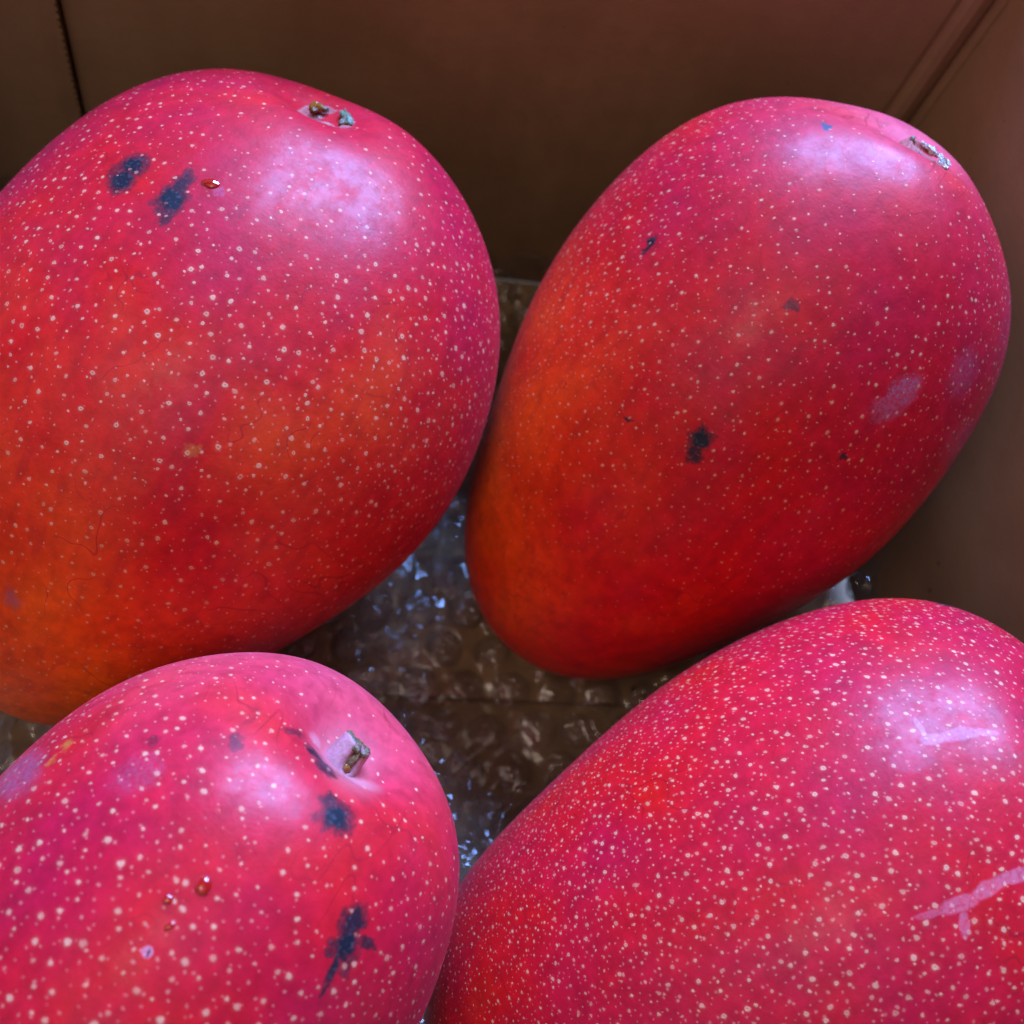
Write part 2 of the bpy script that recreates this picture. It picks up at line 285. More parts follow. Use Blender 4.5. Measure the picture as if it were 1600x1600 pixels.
  'ctrl': [[0.96,0.0,0.28],[0.92,-0.03,0.38],[0.88,-0.06,0.48],[0.82,-0.12,0.57],[0.72,-0.1,0.69],[0.61,-0.15,0.78],[0.48,-0.2,0.85],[0.34,-0.23,0.91],[0.2,-0.27,0.94],[0.04,-0.28,0.96],[-0.04,-0.28,0.96],[-0.18,-0.25,0.95],[-0.33,-0.19,0.92],[-0.44,-0.11,0.89],[-0.54,-0.04,0.84],[-0.63,0.02,0.78],[-0.7,0.07,0.71],[-0.79,0.08,0.61],[-0.85,0.15,0.5]],
  'w': [-1.858,-0.047,1.098,1.351,0.046,-0.935,-0.942,-0.003,0.669,0.263,-0.286,-1.187,-0.968,0.084,0.847,0.765,0.174,-0.503,-0.681],
  'marks': [["d",1,[0.00576,0.01536,0.05886],[-0.2876,-0.8799,0.3782],[-0.9458,0.3232,0.0327],[0.151,0.3483,0.9251],0.00122,0.00191],["d",0.85,[0.00352,0.01707,0.05847],[-0.3064,-0.8577,0.4129],[-0.9478,0.3149,-0.0493],[0.0877,0.4065,0.9094],0.00162,0.00181],["d",1,[-0.0011,0.0231,0.05511],[-0.78,-0.5203,0.3477],[-0.6246,0.6135,-0.4831],[-0.038,0.594,0.8035],0.00236,0.00207],["d",0.8,[0.00054,0.02229,0.05573],[-0.7782,-0.5158,0.3584],[-0.628,0.6457,-0.4343],[0.0074,0.5631,0.8264],0.00132,0.0016],["d",0.8,[-0.00262,0.02337,0.05479],[-0.7791,-0.5306,0.3337],[-0.6207,0.5785,-0.5292],[-0.0877,0.6195,0.7801],0.00172,0.00109],["d",0.95,[-0.01097,0.02821,0.04745],[-0.846,-0.5174,0.129],[-0.4083,0.473,-0.7807],[-0.3429,0.7131,0.6114],0.00174,0.00202],["d",1,[-0.01181,0.02962,0.04513],[-0.9096,-0.4136,-0.0391],[-0.1955,0.5092,-0.8381],[-0.3665,0.7548,0.5441],0.00193,0.00198],["d",0.95,[-0.0123,0.03111,0.04265],[-0.9099,-0.4116,-0.0508],[-0.1666,0.4751,-0.864],[-0.3798,0.7777,0.5009],0.00081,0.00225],["d",0.9,[-0.01313,0.03222,0.04021],[-0.9168,-0.3812,-0.119],[-0.08,0.4673,-0.8805],[-0.3913,0.7977,0.4589],0.00041,0.00134],["d",0.85,[-0.01451,0.02751,0.04589],[-0.8403,-0.542,0.0155],[-0.3159,0.4661,-0.8264],[-0.4406,0.6993,0.5629],0.00146,0.0007],["d",0.7,[-0.01051,0.03128,0.04359],[-0.8127,-0.5096,0.2825],[-0.4906,0.3369,-0.8036],[-0.3143,0.7917,0.5238],0.00092,0.00056],["d",0.6,[-0.01393,0.02985,0.04325],[-0.8368,-0.5421,0.0765],[-0.3385,0.4024,-0.8506],[-0.4303,0.7377,0.5202],0.00095,0.00173],["d",0.55,[0.0155,0.01953,0.05306],[-0.8789,0.2364,0.4143],[-0.043,0.8257,-0.5625],[0.475,0.5122,0.7155],0.00099,0.00123],["d",0.55,[0.01033,0.01435,0.05817],[-0.7657,-0.491,0.4155],[-0.5793,0.8071,-0.1139],[0.2795,0.3279,0.9024],0.0016,0.00076],["d",0.35,[0.02388,0.01896,0.04569],[-0.6863,0.2237,0.6921],[-0.2065,0.8525,-0.4803],[0.6974,0.4725,0.5389],0.00076,0.00096],["p",0.8,[0.00804,0.03743,0.03317],[-0.7777,-0.0324,0.6278],[-0.5787,0.4269,-0.6949],[0.2455,0.9037,0.3508],0.00069,0.00065],["d",0.8,[0.00803,0.0374,0.03327],[-0.7777,-0.0325,0.6278],[-0.5787,0.4269,-0.6949],[0.2455,0.9037,0.3508],0.00031,0.00029],["v",0.6,[0.03585,0.01085,0.02512],[-0.3159,0.8059,0.5007],[0.0143,0.5317,-0.8468],[0.9506,0.2536,0.1792],0.0079,0.00386],["v",0.25,[0.02272,0.02318,0.04287],[-0.5143,-0.1476,0.8448],[-0.5639,0.8004,-0.2034],[0.6462,0.581,0.4949],0.0034,0.00264],["c",0.5,[-0.00227,0.01147,0.0602],[-0.8376,-0.5436,0.0543],[-0.5427,0.8168,-0.1954],[-0.0619,0.1932,0.9792],0.00326,0.00223],["c",0.45,[0.00653,0.00972,0.06019],[-0.9891,-0.0211,0.1455],[-0.0458,0.9846,-0.1689],[0.1397,0.1737,0.9748],0.00129,0.00156],["c",0.35,[0.00103,0.01053,0.06045],[-0.9953,-0.0924,0.028],[-0.0957,0.9813,-0.1667],[0.0121,0.1686,0.9856],0.00471,0.00712],["s",0.5,[0.00756,0.03339,0.04185],[-0.8007,-0.1285,0.5851],[-0.554,0.5303,-0.6417],[0.2279,0.838,0.4958],0.00139,0.00151],["o",0.7,[0.0327,0.01328,0.03441],[-0.3296,0.0025,0.9441],[-0.2971,0.9489,-0.1062],[0.8962,0.3155,0.312],0.00093,0.00139],["o",0.6,[0.03281,0.01501,0.03214],[-0.317,0.0902,0.9441],[-0.3002,0.9348,-0.1901],[0.8997,0.3436,0.2692],0.00068,0.0009],["s",0.5,[0.032,0.01043,0.03858],[-0.3454,-0.1895,0.9191],[-0.3056,0.9487,0.0808],[0.8873,0.253,0.3856],0.00314,0.00254]],
  'skin': [[[0.0222,-0.0014,0.054],[0.6,0.075,0.11,0.9]],[[0.0147,0.0042,0.0587],[0.57,0.006,0.015,0.7]],[[0.0166,0.0156,0.0547],[0.57,0.006,0.015,0.8]],[[0.0037,-0.0004,0.0609],[0.6,0.075,0.11,0.1]],[[-0.0087,0.0101,0.0595],[0.57,0.006,0.015,0.2]],[[-0.003,0.0018,0.0608],[0.6,0.075,0.11,0.1]],[[-0.0208,0.0093,0.0537],[0.57,0.006,0.015,0.8]],[[-0.0104,0.0223,0.0535],[0.57,0.006,0.015,0.8]],[[0.0071,0.0237,0.0538],[0.47,0.005,0.019,0.6]],[[0.0177,0.0234,0.0481],[0.47,0.005,0.019,0.9]],[[0.0304,0.0146,0.0389],[0.57,0.006,0.015,1]],[[0.0305,0.0211,0.0302],[0.47,0.005,0.019,0.9]],[[0.0174,0.031,0.0381],[0.47,0.005,0.019,1]],[[0.0025,0.0352,0.0402],[0.47,0.005,0.019,1]],[[0.0223,0.0322,0.0269],[0.47,0.005,0.019,1]],[[0.0187,0.0367,0.02],[0.47,0.005,0.019,1]],[[0.0068,0.0393,0.0288],[0.47,0.005,0.019,1]],[[-0.0061,0.0366,0.0363],[0.47,0.005,0.019,1]],[[-0.0182,0.0258,0.0446],[0.47,0.005,0.019,1]],[[-0.0214,0.0188,0.048],[0.47,0.005,0.019,1]],[[0.0159,0.039,0.0166],[0.57,0.006,0.015,1]],[[-0.0028,0.0183,0.0579],[0.57,0.006,0.015,0.4]]],
  'sap': [[[0.00756,0.03339,0.04185],[-0.9373,0.0509,0.3447],[-0.2636,0.5433,-0.7971],[0.2279,0.838,0.4958],0.00103,0.00125],[[0.01002,0.03452,0.03836],[-0.9134,0.1278,0.3865],[-0.2743,0.5083,-0.8163],[0.3008,0.8517,0.4292],0.00064,0.00072],[[0.0078,0.03604,0.0366],[-0.3941,-0.2991,0.869],[-0.8875,0.3696,-0.2753],[0.2389,0.8797,0.4111],0.00072,0.00054]],
  'stem': [[0.0008,0.00816,0.06075],[-0.9998,-0.0179,0.0039],[-0.0182,0.9949,-0.0997],[0.0021,0.0997,0.995]],
  'crater': [0.0105,0.0085,0.006,0]},
 {'p': [1222.28635,1454.7121,0.05845,0.53023,0.48586,0.18299,0.06804,0.0498,0.04639,0.08405,0.87499,0.05049,0.04883,0.01542,0.00459,0.02261,-0.00192],
  'c': [0.08861,0.01062,0.05845],
  'R': [[-0.57059,-0.30409,0.76286],[0.80531,-0.3892,0.4472],[0.16091,0.86951,0.46697]],
  'ctrl': [[0.76,-0.03,-0.65],[0.83,-0.09,-0.55],[0.92,-0.03,-0.38],[0.96,-0.13,-0.26],[0.99,-0.1,-0.1],[0.99,-0.1,0.05],[0.97,-0.1,0.21],[0.93,-0.1,0.36],[0.88,-0.06,0.48],[0.79,-0.11,0.61],[0.69,-0.05,0.72],[0.56,-0.06,0.82],[0.45,0.03,0.89],[0.35,0.07,0.93],[0.29,0.11,0.95]],
  'w': [2.426,-0.46,-1.292,-1.217,0.481,0.84,0.119,-0.387,-0.25,0.157,0.44,0.48,-0.039,-0.75,-1.202],
  'marks': [["p",0.35,[0.02723,0.03265,0.03714],[-0.8018,0.5964,-0.0382],[0.2098,0.2209,-0.9525],[0.5596,0.7717,0.3022],0.00173,0.00042],["p",0.42,[0.02507,0.03399,0.03752],[-0.4093,-0.0847,0.9085],[-0.7587,0.5847,-0.2873],[0.5068,0.8068,0.3036],0.00178,0.00092],["p",0.42,[0.02352,0.03334,0.04127],[-0.3935,-0.185,0.9005],[-0.7754,0.5931,-0.217],[0.4939,0.7836,0.3768],0.00311,0.00104],["p",0.35,[0.02177,0.03273,0.04445],[-0.6057,-0.0808,0.7916],[-0.6511,0.6222,-0.4346],[0.4574,0.7786,0.4295],0.00205,0.00056],["p",0.22,[0.00788,0.04407,0.023],[-0.2741,-0.0852,0.9579],[-0.9481,0.1911,-0.2543],[0.1614,0.9779,0.1332],0.00229,0.00049],["p",0.32,[0.00691,0.04356,0.02711],[-0.2312,-0.1481,0.9616],[-0.9596,0.1977,-0.2003],[0.1604,0.969,0.1878],0.00305,0.00106],["p",0.35,[0.00637,0.04267,0.03163],[-0.0641,-0.2216,0.973],[-0.9897,0.1392,-0.0335],[0.128,0.9651,0.2283],0.00294,0.00106],["p",0.38,[0.00545,0.04156,0.03601],[-0.3393,-0.2353,0.9108],[-0.9321,0.2145,-0.2918],[0.1268,0.948,0.2921],0.00283,0.00091],["p",0.32,[0.0044,0.04408,0.02601],[-0.5298,-0.0947,0.8428],[-0.8425,0.1724,-0.5103],[0.0969,0.9805,0.1711],0.00079,0.00185],["p",0.14,[0.02475,0.03565,0.03326],[-0.3716,-0.0595,0.9265],[-0.7735,0.5717,-0.2736],[0.5134,0.8183,0.2585],0.00314,0.00216],["d",0.9,[0.03444,0.00107,0.05561],[-0.6098,-0.3861,0.6922],[-0.4501,0.8875,0.0985],[0.6918,0.0562,0.7199],0.00159,0.00138]],
  'skin': [[[0.0406,0.0075,0.0456],[0.47,0.005,0.019,1]],[[0.0464,0.0077,0.0261],[0.57,0.006,0.015,1]],[[0.0469,0.0094,0.0067],[0.57,0.006,0.015,1]],[[0.0444,0.011,-0.0121],[0.57,0.006,0.015,1]],[[0.0402,0.0119,-0.0307],[0.5,0.005,0.01,1]],[[0.0364,0.0132,-0.041],[0.5,0.005,0.01,0.8]],[[0.0285,0.0175,-0.0506],[0.5,0.005,0.01,0.7]],[[0.023,0.0167,-0.057],[0.5,0.005,0.01,0.5]],[[0.0414,0.0139,-0.023],[0.57,0.006,0.015,1]],[[0.0314,0.0299,-0.0216],[0.47,0.005,0.019,1]],[[0.039,0.0264,0.0071],[0.57,0.006,0.015,1]],[[0.0347,0.0304,0.0214],[0.57,0.006,0.015,0.9]],[[0.0317,0.0255,0.0435],[0.47,0.005,0.019,0.9]],[[0.027,0.0188,0.0553],[0.47,0.005,0.019,0.8]],[[0.0179,0.0359,0.042],[0.47,0.005,0.019,0.9]],[[0.0207,0.0402,0.0215],[0.47,0.005,0.019,0.9]],[[0.0275,0.0368,-0.0009],[0.47,0.005,0.019,1]],[[0.0134,0.0435,0.0003],[0.47,0.005,0.019,1]],[[0.0032,0.0451,0.0192],[0.47,0.005,0.019,1]],[[0.0238,0.0297,-0.0386],[0.5,0.005,0.01,0.9]],[[0.0151,0.0401,-0.0202],[0.47,0.005,0.019,1]],[[-0.0086,0.044,0.0249],[0.47,0.005,0.019,1]],[[0.0281,0.0365,0.0162],[0.47,0.005,0.019,0.9]]],
  'sap': [],
  'stem': [[0.01201,0.02322,0.05969],[-0.4751,-0.6942,0.5407],[-0.8515,0.5176,-0.0837],[0.2218,0.5002,0.837]],
  'crater': [0.008,0.008,0.003,0]}]

SIG = 0.33
T_N, P_N = 230, 360

def blotch_group():
    g = bpy.data.node_groups.new('skin_mark', 'ShaderNodeTree')
    for nm in ('P', 'C', 'U', 'V', 'W'):
        g.interface.new_socket(nm, in_out='INPUT', socket_type='NodeSocketVector')
    g.interface.new_socket('Soft', in_out='INPUT', socket_type='NodeSocketFloat')
    g.interface.new_socket('Alpha', in_out='INPUT', socket_type='NodeSocketFloat')
    g.interface.new_socket('Mask', in_out='OUTPUT', socket_type='NodeSocketFloat')
    t = NT(g)
    i = t.node('NodeGroupInput'); o = t.node('NodeGroupOutput')
    d = t.vmath('SUBTRACT', i.outputs['P'], i.outputs['C'])
    c = t.node('ShaderNodeCombineXYZ')
    for k, ax in enumerate('UVW'): t.put(c.inputs[k], t.vmath('DOT_PRODUCT', d, i.outputs[ax]))
    L = t.vmath('LENGTH', c.outputs[0])
    a = t.math('SUBTRACT', 1.0, i.outputs['Soft']); b = t.math('ADD', 1.0, i.outputs['Soft'])
    mk = t.smooth(L, a, b, 1.0, 0.0)
    t.put(o.inputs['Mask'], t.math('MULTIPLY', mk, i.outputs['Alpha']))
    return g
BLOTCH = blotch_group()

def dot_layer(t, UV, scale, rmin, rmax, amount, seed):
    """small pale lenticels spread evenly over the skin; returns (mask, halo, pit)"""
    off = t.vmath('ADD', t.vmath('ADD', UV, t.vmath('SCALE', t.vmath('SUBTRACT', t.noise(UV, 1500, 0, 0.5, out=1), (0.5, 0.5, 0.5)), scale=0.00035)), (seed * 0.0137, seed * 0.0071, 0.0))
    vo = t.node('ShaderNodeTexVoronoi', voronoi_dimensions='2D'); t.put(vo.inputs['Vector'], off)
    vo.inputs['Scale'].default_value = scale; vo.inputs['Randomness'].default_value = 0.86
    sp = t.node('ShaderNodeSeparateColor'); t.put(sp.inputs[0], vo.outputs['Color'])
    dist = t.math('DIVIDE', vo.outputs['Distance'], scale)
    r = t.math('MULTIPLY_ADD', t.math('POWER', sp.outputs[0], 1.5), rmax - rmin, rmin)
    r = t.math('MULTIPLY', r, t.math('MULTIPLY_ADD', amount, 0.5, 0.5))
    keep = t.math('MULTIPLY', t.math('GREATER_THAN', amount, t.math('MULTIPLY', sp.outputs[1], 0.95)), t.math('MULTIPLY_ADD', sp.outputs[2], 0.5, 0.5))
    q = t.math('DIVIDE', dist, r)
    mk = t.math('MULTIPLY', t.smooth(q, 0.55, 1.15, 1.0, 0.0), keep)
    halo = t.math('MULTIPLY', t.smooth(q, 0.8, 2.4, 1.0, 0.0), keep)
    pit = t.math('MULTIPLY', t.smooth(q, 0.10, 0.42, 1.0, 0.0), t.math('GREATER_THAN', sp.outputs[1], 0.45))
    return mk, halo, pit

MARK_LOOK = {'d': (0.011, 0.011, 0.017), 'b': (0.035, 0.05, 0.085), 'v': (0.30, 0.10, 0.17), 'p': (0.60, 0.24, 0.31),
             'o': (0.50, 0.13, 0.02), 's': (0.34, 0.004, 0.012), 'c': (0.66, 0.34, 0.32)}

def skin_material(idx, data, dots):
    mt, t, bs = new_mat('mango_skin')
    P = t.node('ShaderNodeTexCoord').outputs['Object']
    at = t.node('ShaderNodeAttribute', attribute_name='skin')
    col = at.outputs['Color']; amount = at.outputs['Alpha']
    # mottling of the blush
    n1 = t.noise(P, 55, 1.5, 0.6); n2 = t.noise(P, 330, 2, 0.6); n3 = t.noise(P, 1700, 1, 0.6)
    hs = t.node('ShaderNodeHueSaturation'); t.put(hs.inputs['Color'], col)
    t.put(hs.inputs['Hue'], t.math('MULTIPLY_ADD', t.math('SUBTRACT', n1, 0.5), 0.018, 0.5))
    t.put(hs.inputs['Value'], t.math('MULTIPLY_ADD', t.math('SUBTRACT', n2, 0.5), 0.75, t.math('MULTIPLY_ADD', t.math('SUBTRACT', n1, 0.5), 0.5, 1.0)))
    col = hs.outputs[0]
    # faint streaks running from the stem to the tip
    st = t.node('ShaderNodeMapping'); t.put(st.inputs['Vector'], P); st.inputs['Scale'].default_value = (1, 1, 0.14)
    n4 = t.noise(st.outputs[0], 420, 1.5, 0.6)
    col = t.mix(t.math('MULTIPLY', t.smooth(n4, 0.5, 0.72), 0.24), col, (0.26, 0.004, 0.014, 1))
    # fine handling scuffs
    sm = t.node('ShaderNodeMapping'); t.put(sm.inputs['Vector'], P); sm.inputs['Scale'].default_value = (1, 0.22, 0.8); sm.inputs['Rotation'].default_value = (0.5, 0.7, 0.9 + idx)
    n5 = t.noise(sm.outputs[0], 170, 1, 0.5)
    scuff = t.math('MULTIPLY', t.smooth(t.math('ABSOLUTE', t.math('SUBTRACT', n5, 0.5)), 0.002, 0.013, 1.0, 0.0), t.smooth(n1, 0.52, 0.66))
    col = t.mix(t.math('MULTIPLY', scuff, 0.5), col, (0.24, 0.004, 0.012, 1))
    # lenticels
    S, rmin, rmax, S2, r2, pits = dots
    UV = t.node('ShaderNodeAttribute', attribute_name='chart').outputs['Vector']
    m1, h1, p1 = dot_layer(t, UV, S, rmin, rmax, amount, idx + 1)
    m2, h2, p2 = dot_layer(t, UV, S2, r2 * 0.5, r2, t.math('MULTIPLY', amount, amount), idx + 9)
    pale = t.mix(0.62, col, (0.78, 0.42, 0.24, 1)); faint = t.mix(0.42, col, (0.80, 0.36, 0.25, 1))
    col = t.mix(t.math('MULTIPLY', t.math('MAXIMUM', h1, t.math('MULTIPLY', h2, 0.5)), 0.07), col, (0.72, 0.22, 0.10, 1))
    col = t.mix(t.math('MULTIPLY', m2, 0.8), col, faint)
    col = t.mix(m1, col, pale)
    col = t.mix(t.math('MULTIPLY', p1, pits), col, (0.15, 0.06, 0.03, 1))
    # marks
    wv = t.vmath('SUBTRACT', t.noise(P, 620, 1, 0.6, out=1), (0.5, 0.5, 0.5))
    wv2 = t.vmath('SUBTRACT', t.noise(P, 2200, 0, 0.6, out=1), (0.5, 0.5, 0.5))
    PW = t.vmath('ADD', P, t.vmath('ADD', t.vmath('SCALE', wv, scale=0.0026), t.vmath('SCALE', wv2, scale=0.0006)))
    PS = t.vmath('ADD', P, t.vmath('SCALE', wv, scale=0.0007))
    masks = {}
    for kind, alpha, c, u, v, w, su, sv in data['marks']:
        g = t.node('ShaderNodeGroup'); g.node_tree = BLOTCH
        t.put(g.inputs['P'], PS if kind in 'psc' else PW)
        g.inputs['C'].default_value = c
        g.inputs['U'].default_value = [k / su for k in u]
        g.inputs['V'].default_value = [k / sv for k in v]
        g.inputs['W'].default_value = [k / 0.012 for k in w]
        g.inputs['Soft'].default_value = {'d': 0.5, 'b': 0.3, 'p': 0.25, 'v': 0.5, 'o': 0.5, 's': 0.6, 'c': 0.7}[kind]
        g.inputs['Alpha'].default_value = alpha
        masks[kind] = t.math('MAXIMUM', masks[kind], g.outputs[0]) if kind in masks else g.outputs[0]
    film = 0.0
    for kind in ('s', 'o', 'v', 'p', 'c', 'd', 'b'):
        if kind not in masks: continue
        mk = masks[kind]
        if kind in 'vp':
            mk = t.math('MULTIPLY', mk, t.smooth(n3, 0.36, 0.62, 0.35, 1.0)) if kind == 'v' else t.math('MULTIPLY', mk, t.smooth(n3, 0.3, 0.6, 0.55, 1.0))
        # lenticels stay pale on top of the dark bruises
        if kind in 'db': mk = t.math('MULTIPLY', mk, t.math('MULTIPLY_ADD', m1, -0.85, 1.0))
        look = rgba(MARK_LOOK[kind])
        if kind == 'd': look = t.mix(t.smooth(n3, 0.5, 0.75), look, (0.045, 0.035, 0.045, 1))
        if kind == 'd': col = t.mix(t.math('MULTIPLY', t.smooth(mk, 0.0, 0.35), 0.35), col, (0.13, 0.006, 0.012, 1))
        col = t.mix(mk, col, look)
        film = t.math('MAXIMUM', film, mk) if kind in 'vp' else film
    t.put(bs.inputs['Base Color'], col)
    # waxy bloom: broad, slightly broken gloss
    wear = t.noise(P, 130, 3, 0.7)
    rough = t.math('MULTIPLY_ADD', wear, 0.34, 0.26)
    rough = t.math('MULTIPLY_ADD', n3, 0.10, rough)
    t.put(bs.inputs['Roughness'], rough)
    bs.inputs['IOR'].default_value = 1.48
    bs.inputs['Specular IOR Level'].default_value = 0.155
    bs.inputs['Sheen Weight'].default_value = 0.015
    bs.inputs['Sheen Roughness'].default_value = 0.45
    bs.inputs['Sheen Tint'].default_value = (0.9, 0.75, 1.0, 1)
    t.put(bs.inputs['Coat Weight'], t.smooth(t.noise(P, 210, 4, 0.75), 0.34, 0.68, 0.06, 0.30))
    bs.inputs['Coat Roughness'].default_value = 0.24
    bs.inputs['Coat IOR'].default_value = 1.42
    nb = t.bump(n2, 0.10, 0.0008)
    nb = t.bump(n3, 0.16, 0.0002, nb)
    nb = t.bump(t.math('SUBTRACT', m1, t.math('MULTIPLY', p1, 0.8)), 0.35, 0.00012, nb)
    t.put(bs.inputs['Normal'], nb)
    return mt

def simple_mat(name, c1, c2, rough, scale=900, spec=0.5, bump=0.4):
    mt, t, bs = new_mat(name)
    P = t.node('ShaderNodeTexCoord').outputs['Object']
    n = t.noise(P, scale, 4, 0.65)
    t.put(bs.inputs['Base Color'], t.mix(t.smooth(n, 0.35, 0.65), rgba(c1), rgba(c2)))
    bs.inputs['Roughness'].default_value = rough
    bs.inputs['Specular IOR Level'].default_value = spec
    t.put(bs.inputs['Normal'], t.bump(n, bump, 0.0004))
    return mt
STUB = simple_mat('stem_stub_skin', (0.52, 0.20, 0.25), (0.40, 0.16, 0.16), 0.5, 1200)
BARK = simple_mat('stem_bark', (0.07, 0.035, 0.015), (0.22, 0.15, 0.07), 0.45, 1500)
GREEN_SHADE = simple_mat('green_shade_scrap', (0.06, 0.075, 0.04), (0.16, 0.17, 0.09), 0.5, 1800)  # dark green scrap colour, puts in the shadow beside the scar
CORK = simple_mat('stem_cork', (0.40, 0.10, 0.07), (0.28, 0.03, 0.03), 0.6, 1500, 0.4, 0.7)
SCAR = simple_mat('stem_scar', (0.30, 0.03, 0.03), (0.16, 0.05, 0.03), 0.35, 1300)
RESIN, _t, _b = new_mat('dried_resin')
_b.inputs['Base Color'].default_value = (0.42, 0.15, 0.02, 1); _b.inputs['Roughness'].default_value = 0.15
_b.inputs['Transmission Weight'].default_value = 0.4
CRYST = simple_mat('sap_crystals', (0.75, 0.76, 0.82), (0.45, 0.40, 0.36), 0.15, 2500, 0.9, 0.9)
SAPM, _t, _b = new_mat('red_sap')
_b.inputs['Base Color'].default_value = (0.45, 0.006, 0.006, 1); _b.inputs['Roughness'].default_value = 0.06
_b.inputs['Transmission Weight'].default_value = 0.25; _b.inputs['Specular IOR Level'].default_value = 0.8

def mango_points(d, nt, npn):
    cx, cy, lz, a, e, r, L, A, B, k, q, b, k2, sx, sy, tx, ty = d['p']
    t = np.linspace(0, np.pi, nt + 1)[:, None]; p = np.linspace(0, 2 * np.pi, npn, endpoint=False)[None]
    ct, st = np.cos(t), np.sin(t)
    rho = np.abs(st) ** q * (1 + k * ct + k2 * (ct ** 2 - .33))
    x = A * rho * np.cos(p) * (1 + sx * np.cos(p) * ct) + b * L * (ct ** 2 - .4) + tx * L * np.exp(-(t / .6) ** 2)
    y = B * rho * np.sin(p) * (1 + sy * np.sin(p) * ct) + ty * L * np.exp(-(t / .6) ** 2) + 0 * x
    z = L * ct - 0.02 * L * np.exp(-(t / .33) ** 2) + 0 * p
    G = np.stack([x, y, z + 0 * x], -1)
    dt = np.gradient(G, axis=0); dp = np.roll(G, -1, 1) - np.roll(G, 1, 1)
    n = np.cross(dt, dp); n /= np.maximum(np.linalg.norm(n, axis=-1, keepdims=True), 1e-12)
    n[0] = [0, 0, 1]; n[-1] = [0, 0, -1]
    D = np.stack(np.broadcast_arrays(st * np.cos(p), st * np.sin(p), ct + 0 * p), -1)
    if (n * D).sum() < 0: n = -n
    n[0] = [0, 0, 1]; n[-1] = [0, 0, -1]
    C = np.array(d['ctrl']); w = np.array(d['w']) / 1000
    Df = D.reshape(-1, 3); disp = np.zeros(len(Df))
    for c, wi in zip(C, w): disp += wi * np.exp(-((Df - c) ** 2).sum(1) / (2 * SIG * SIG))
    V = G.reshape(-1, 3) + n.reshape(-1, 3) * disp[:, None]
    # the dimple round the stem
    sc, su, sv, sn = (np.array(k) for k in d['stem']); ru, rv, dep, sh = d['crater']
    q = V - sc - su * sh; du = q @ su / ru; dv = q @ sv / rv; dn = q @ sn / 0.02
    V = V - sn * (dep * np.exp(-(du ** 2 + dv ** 2 + dn ** 2)))[:, None]
    return V, n.reshape(-1, 3)

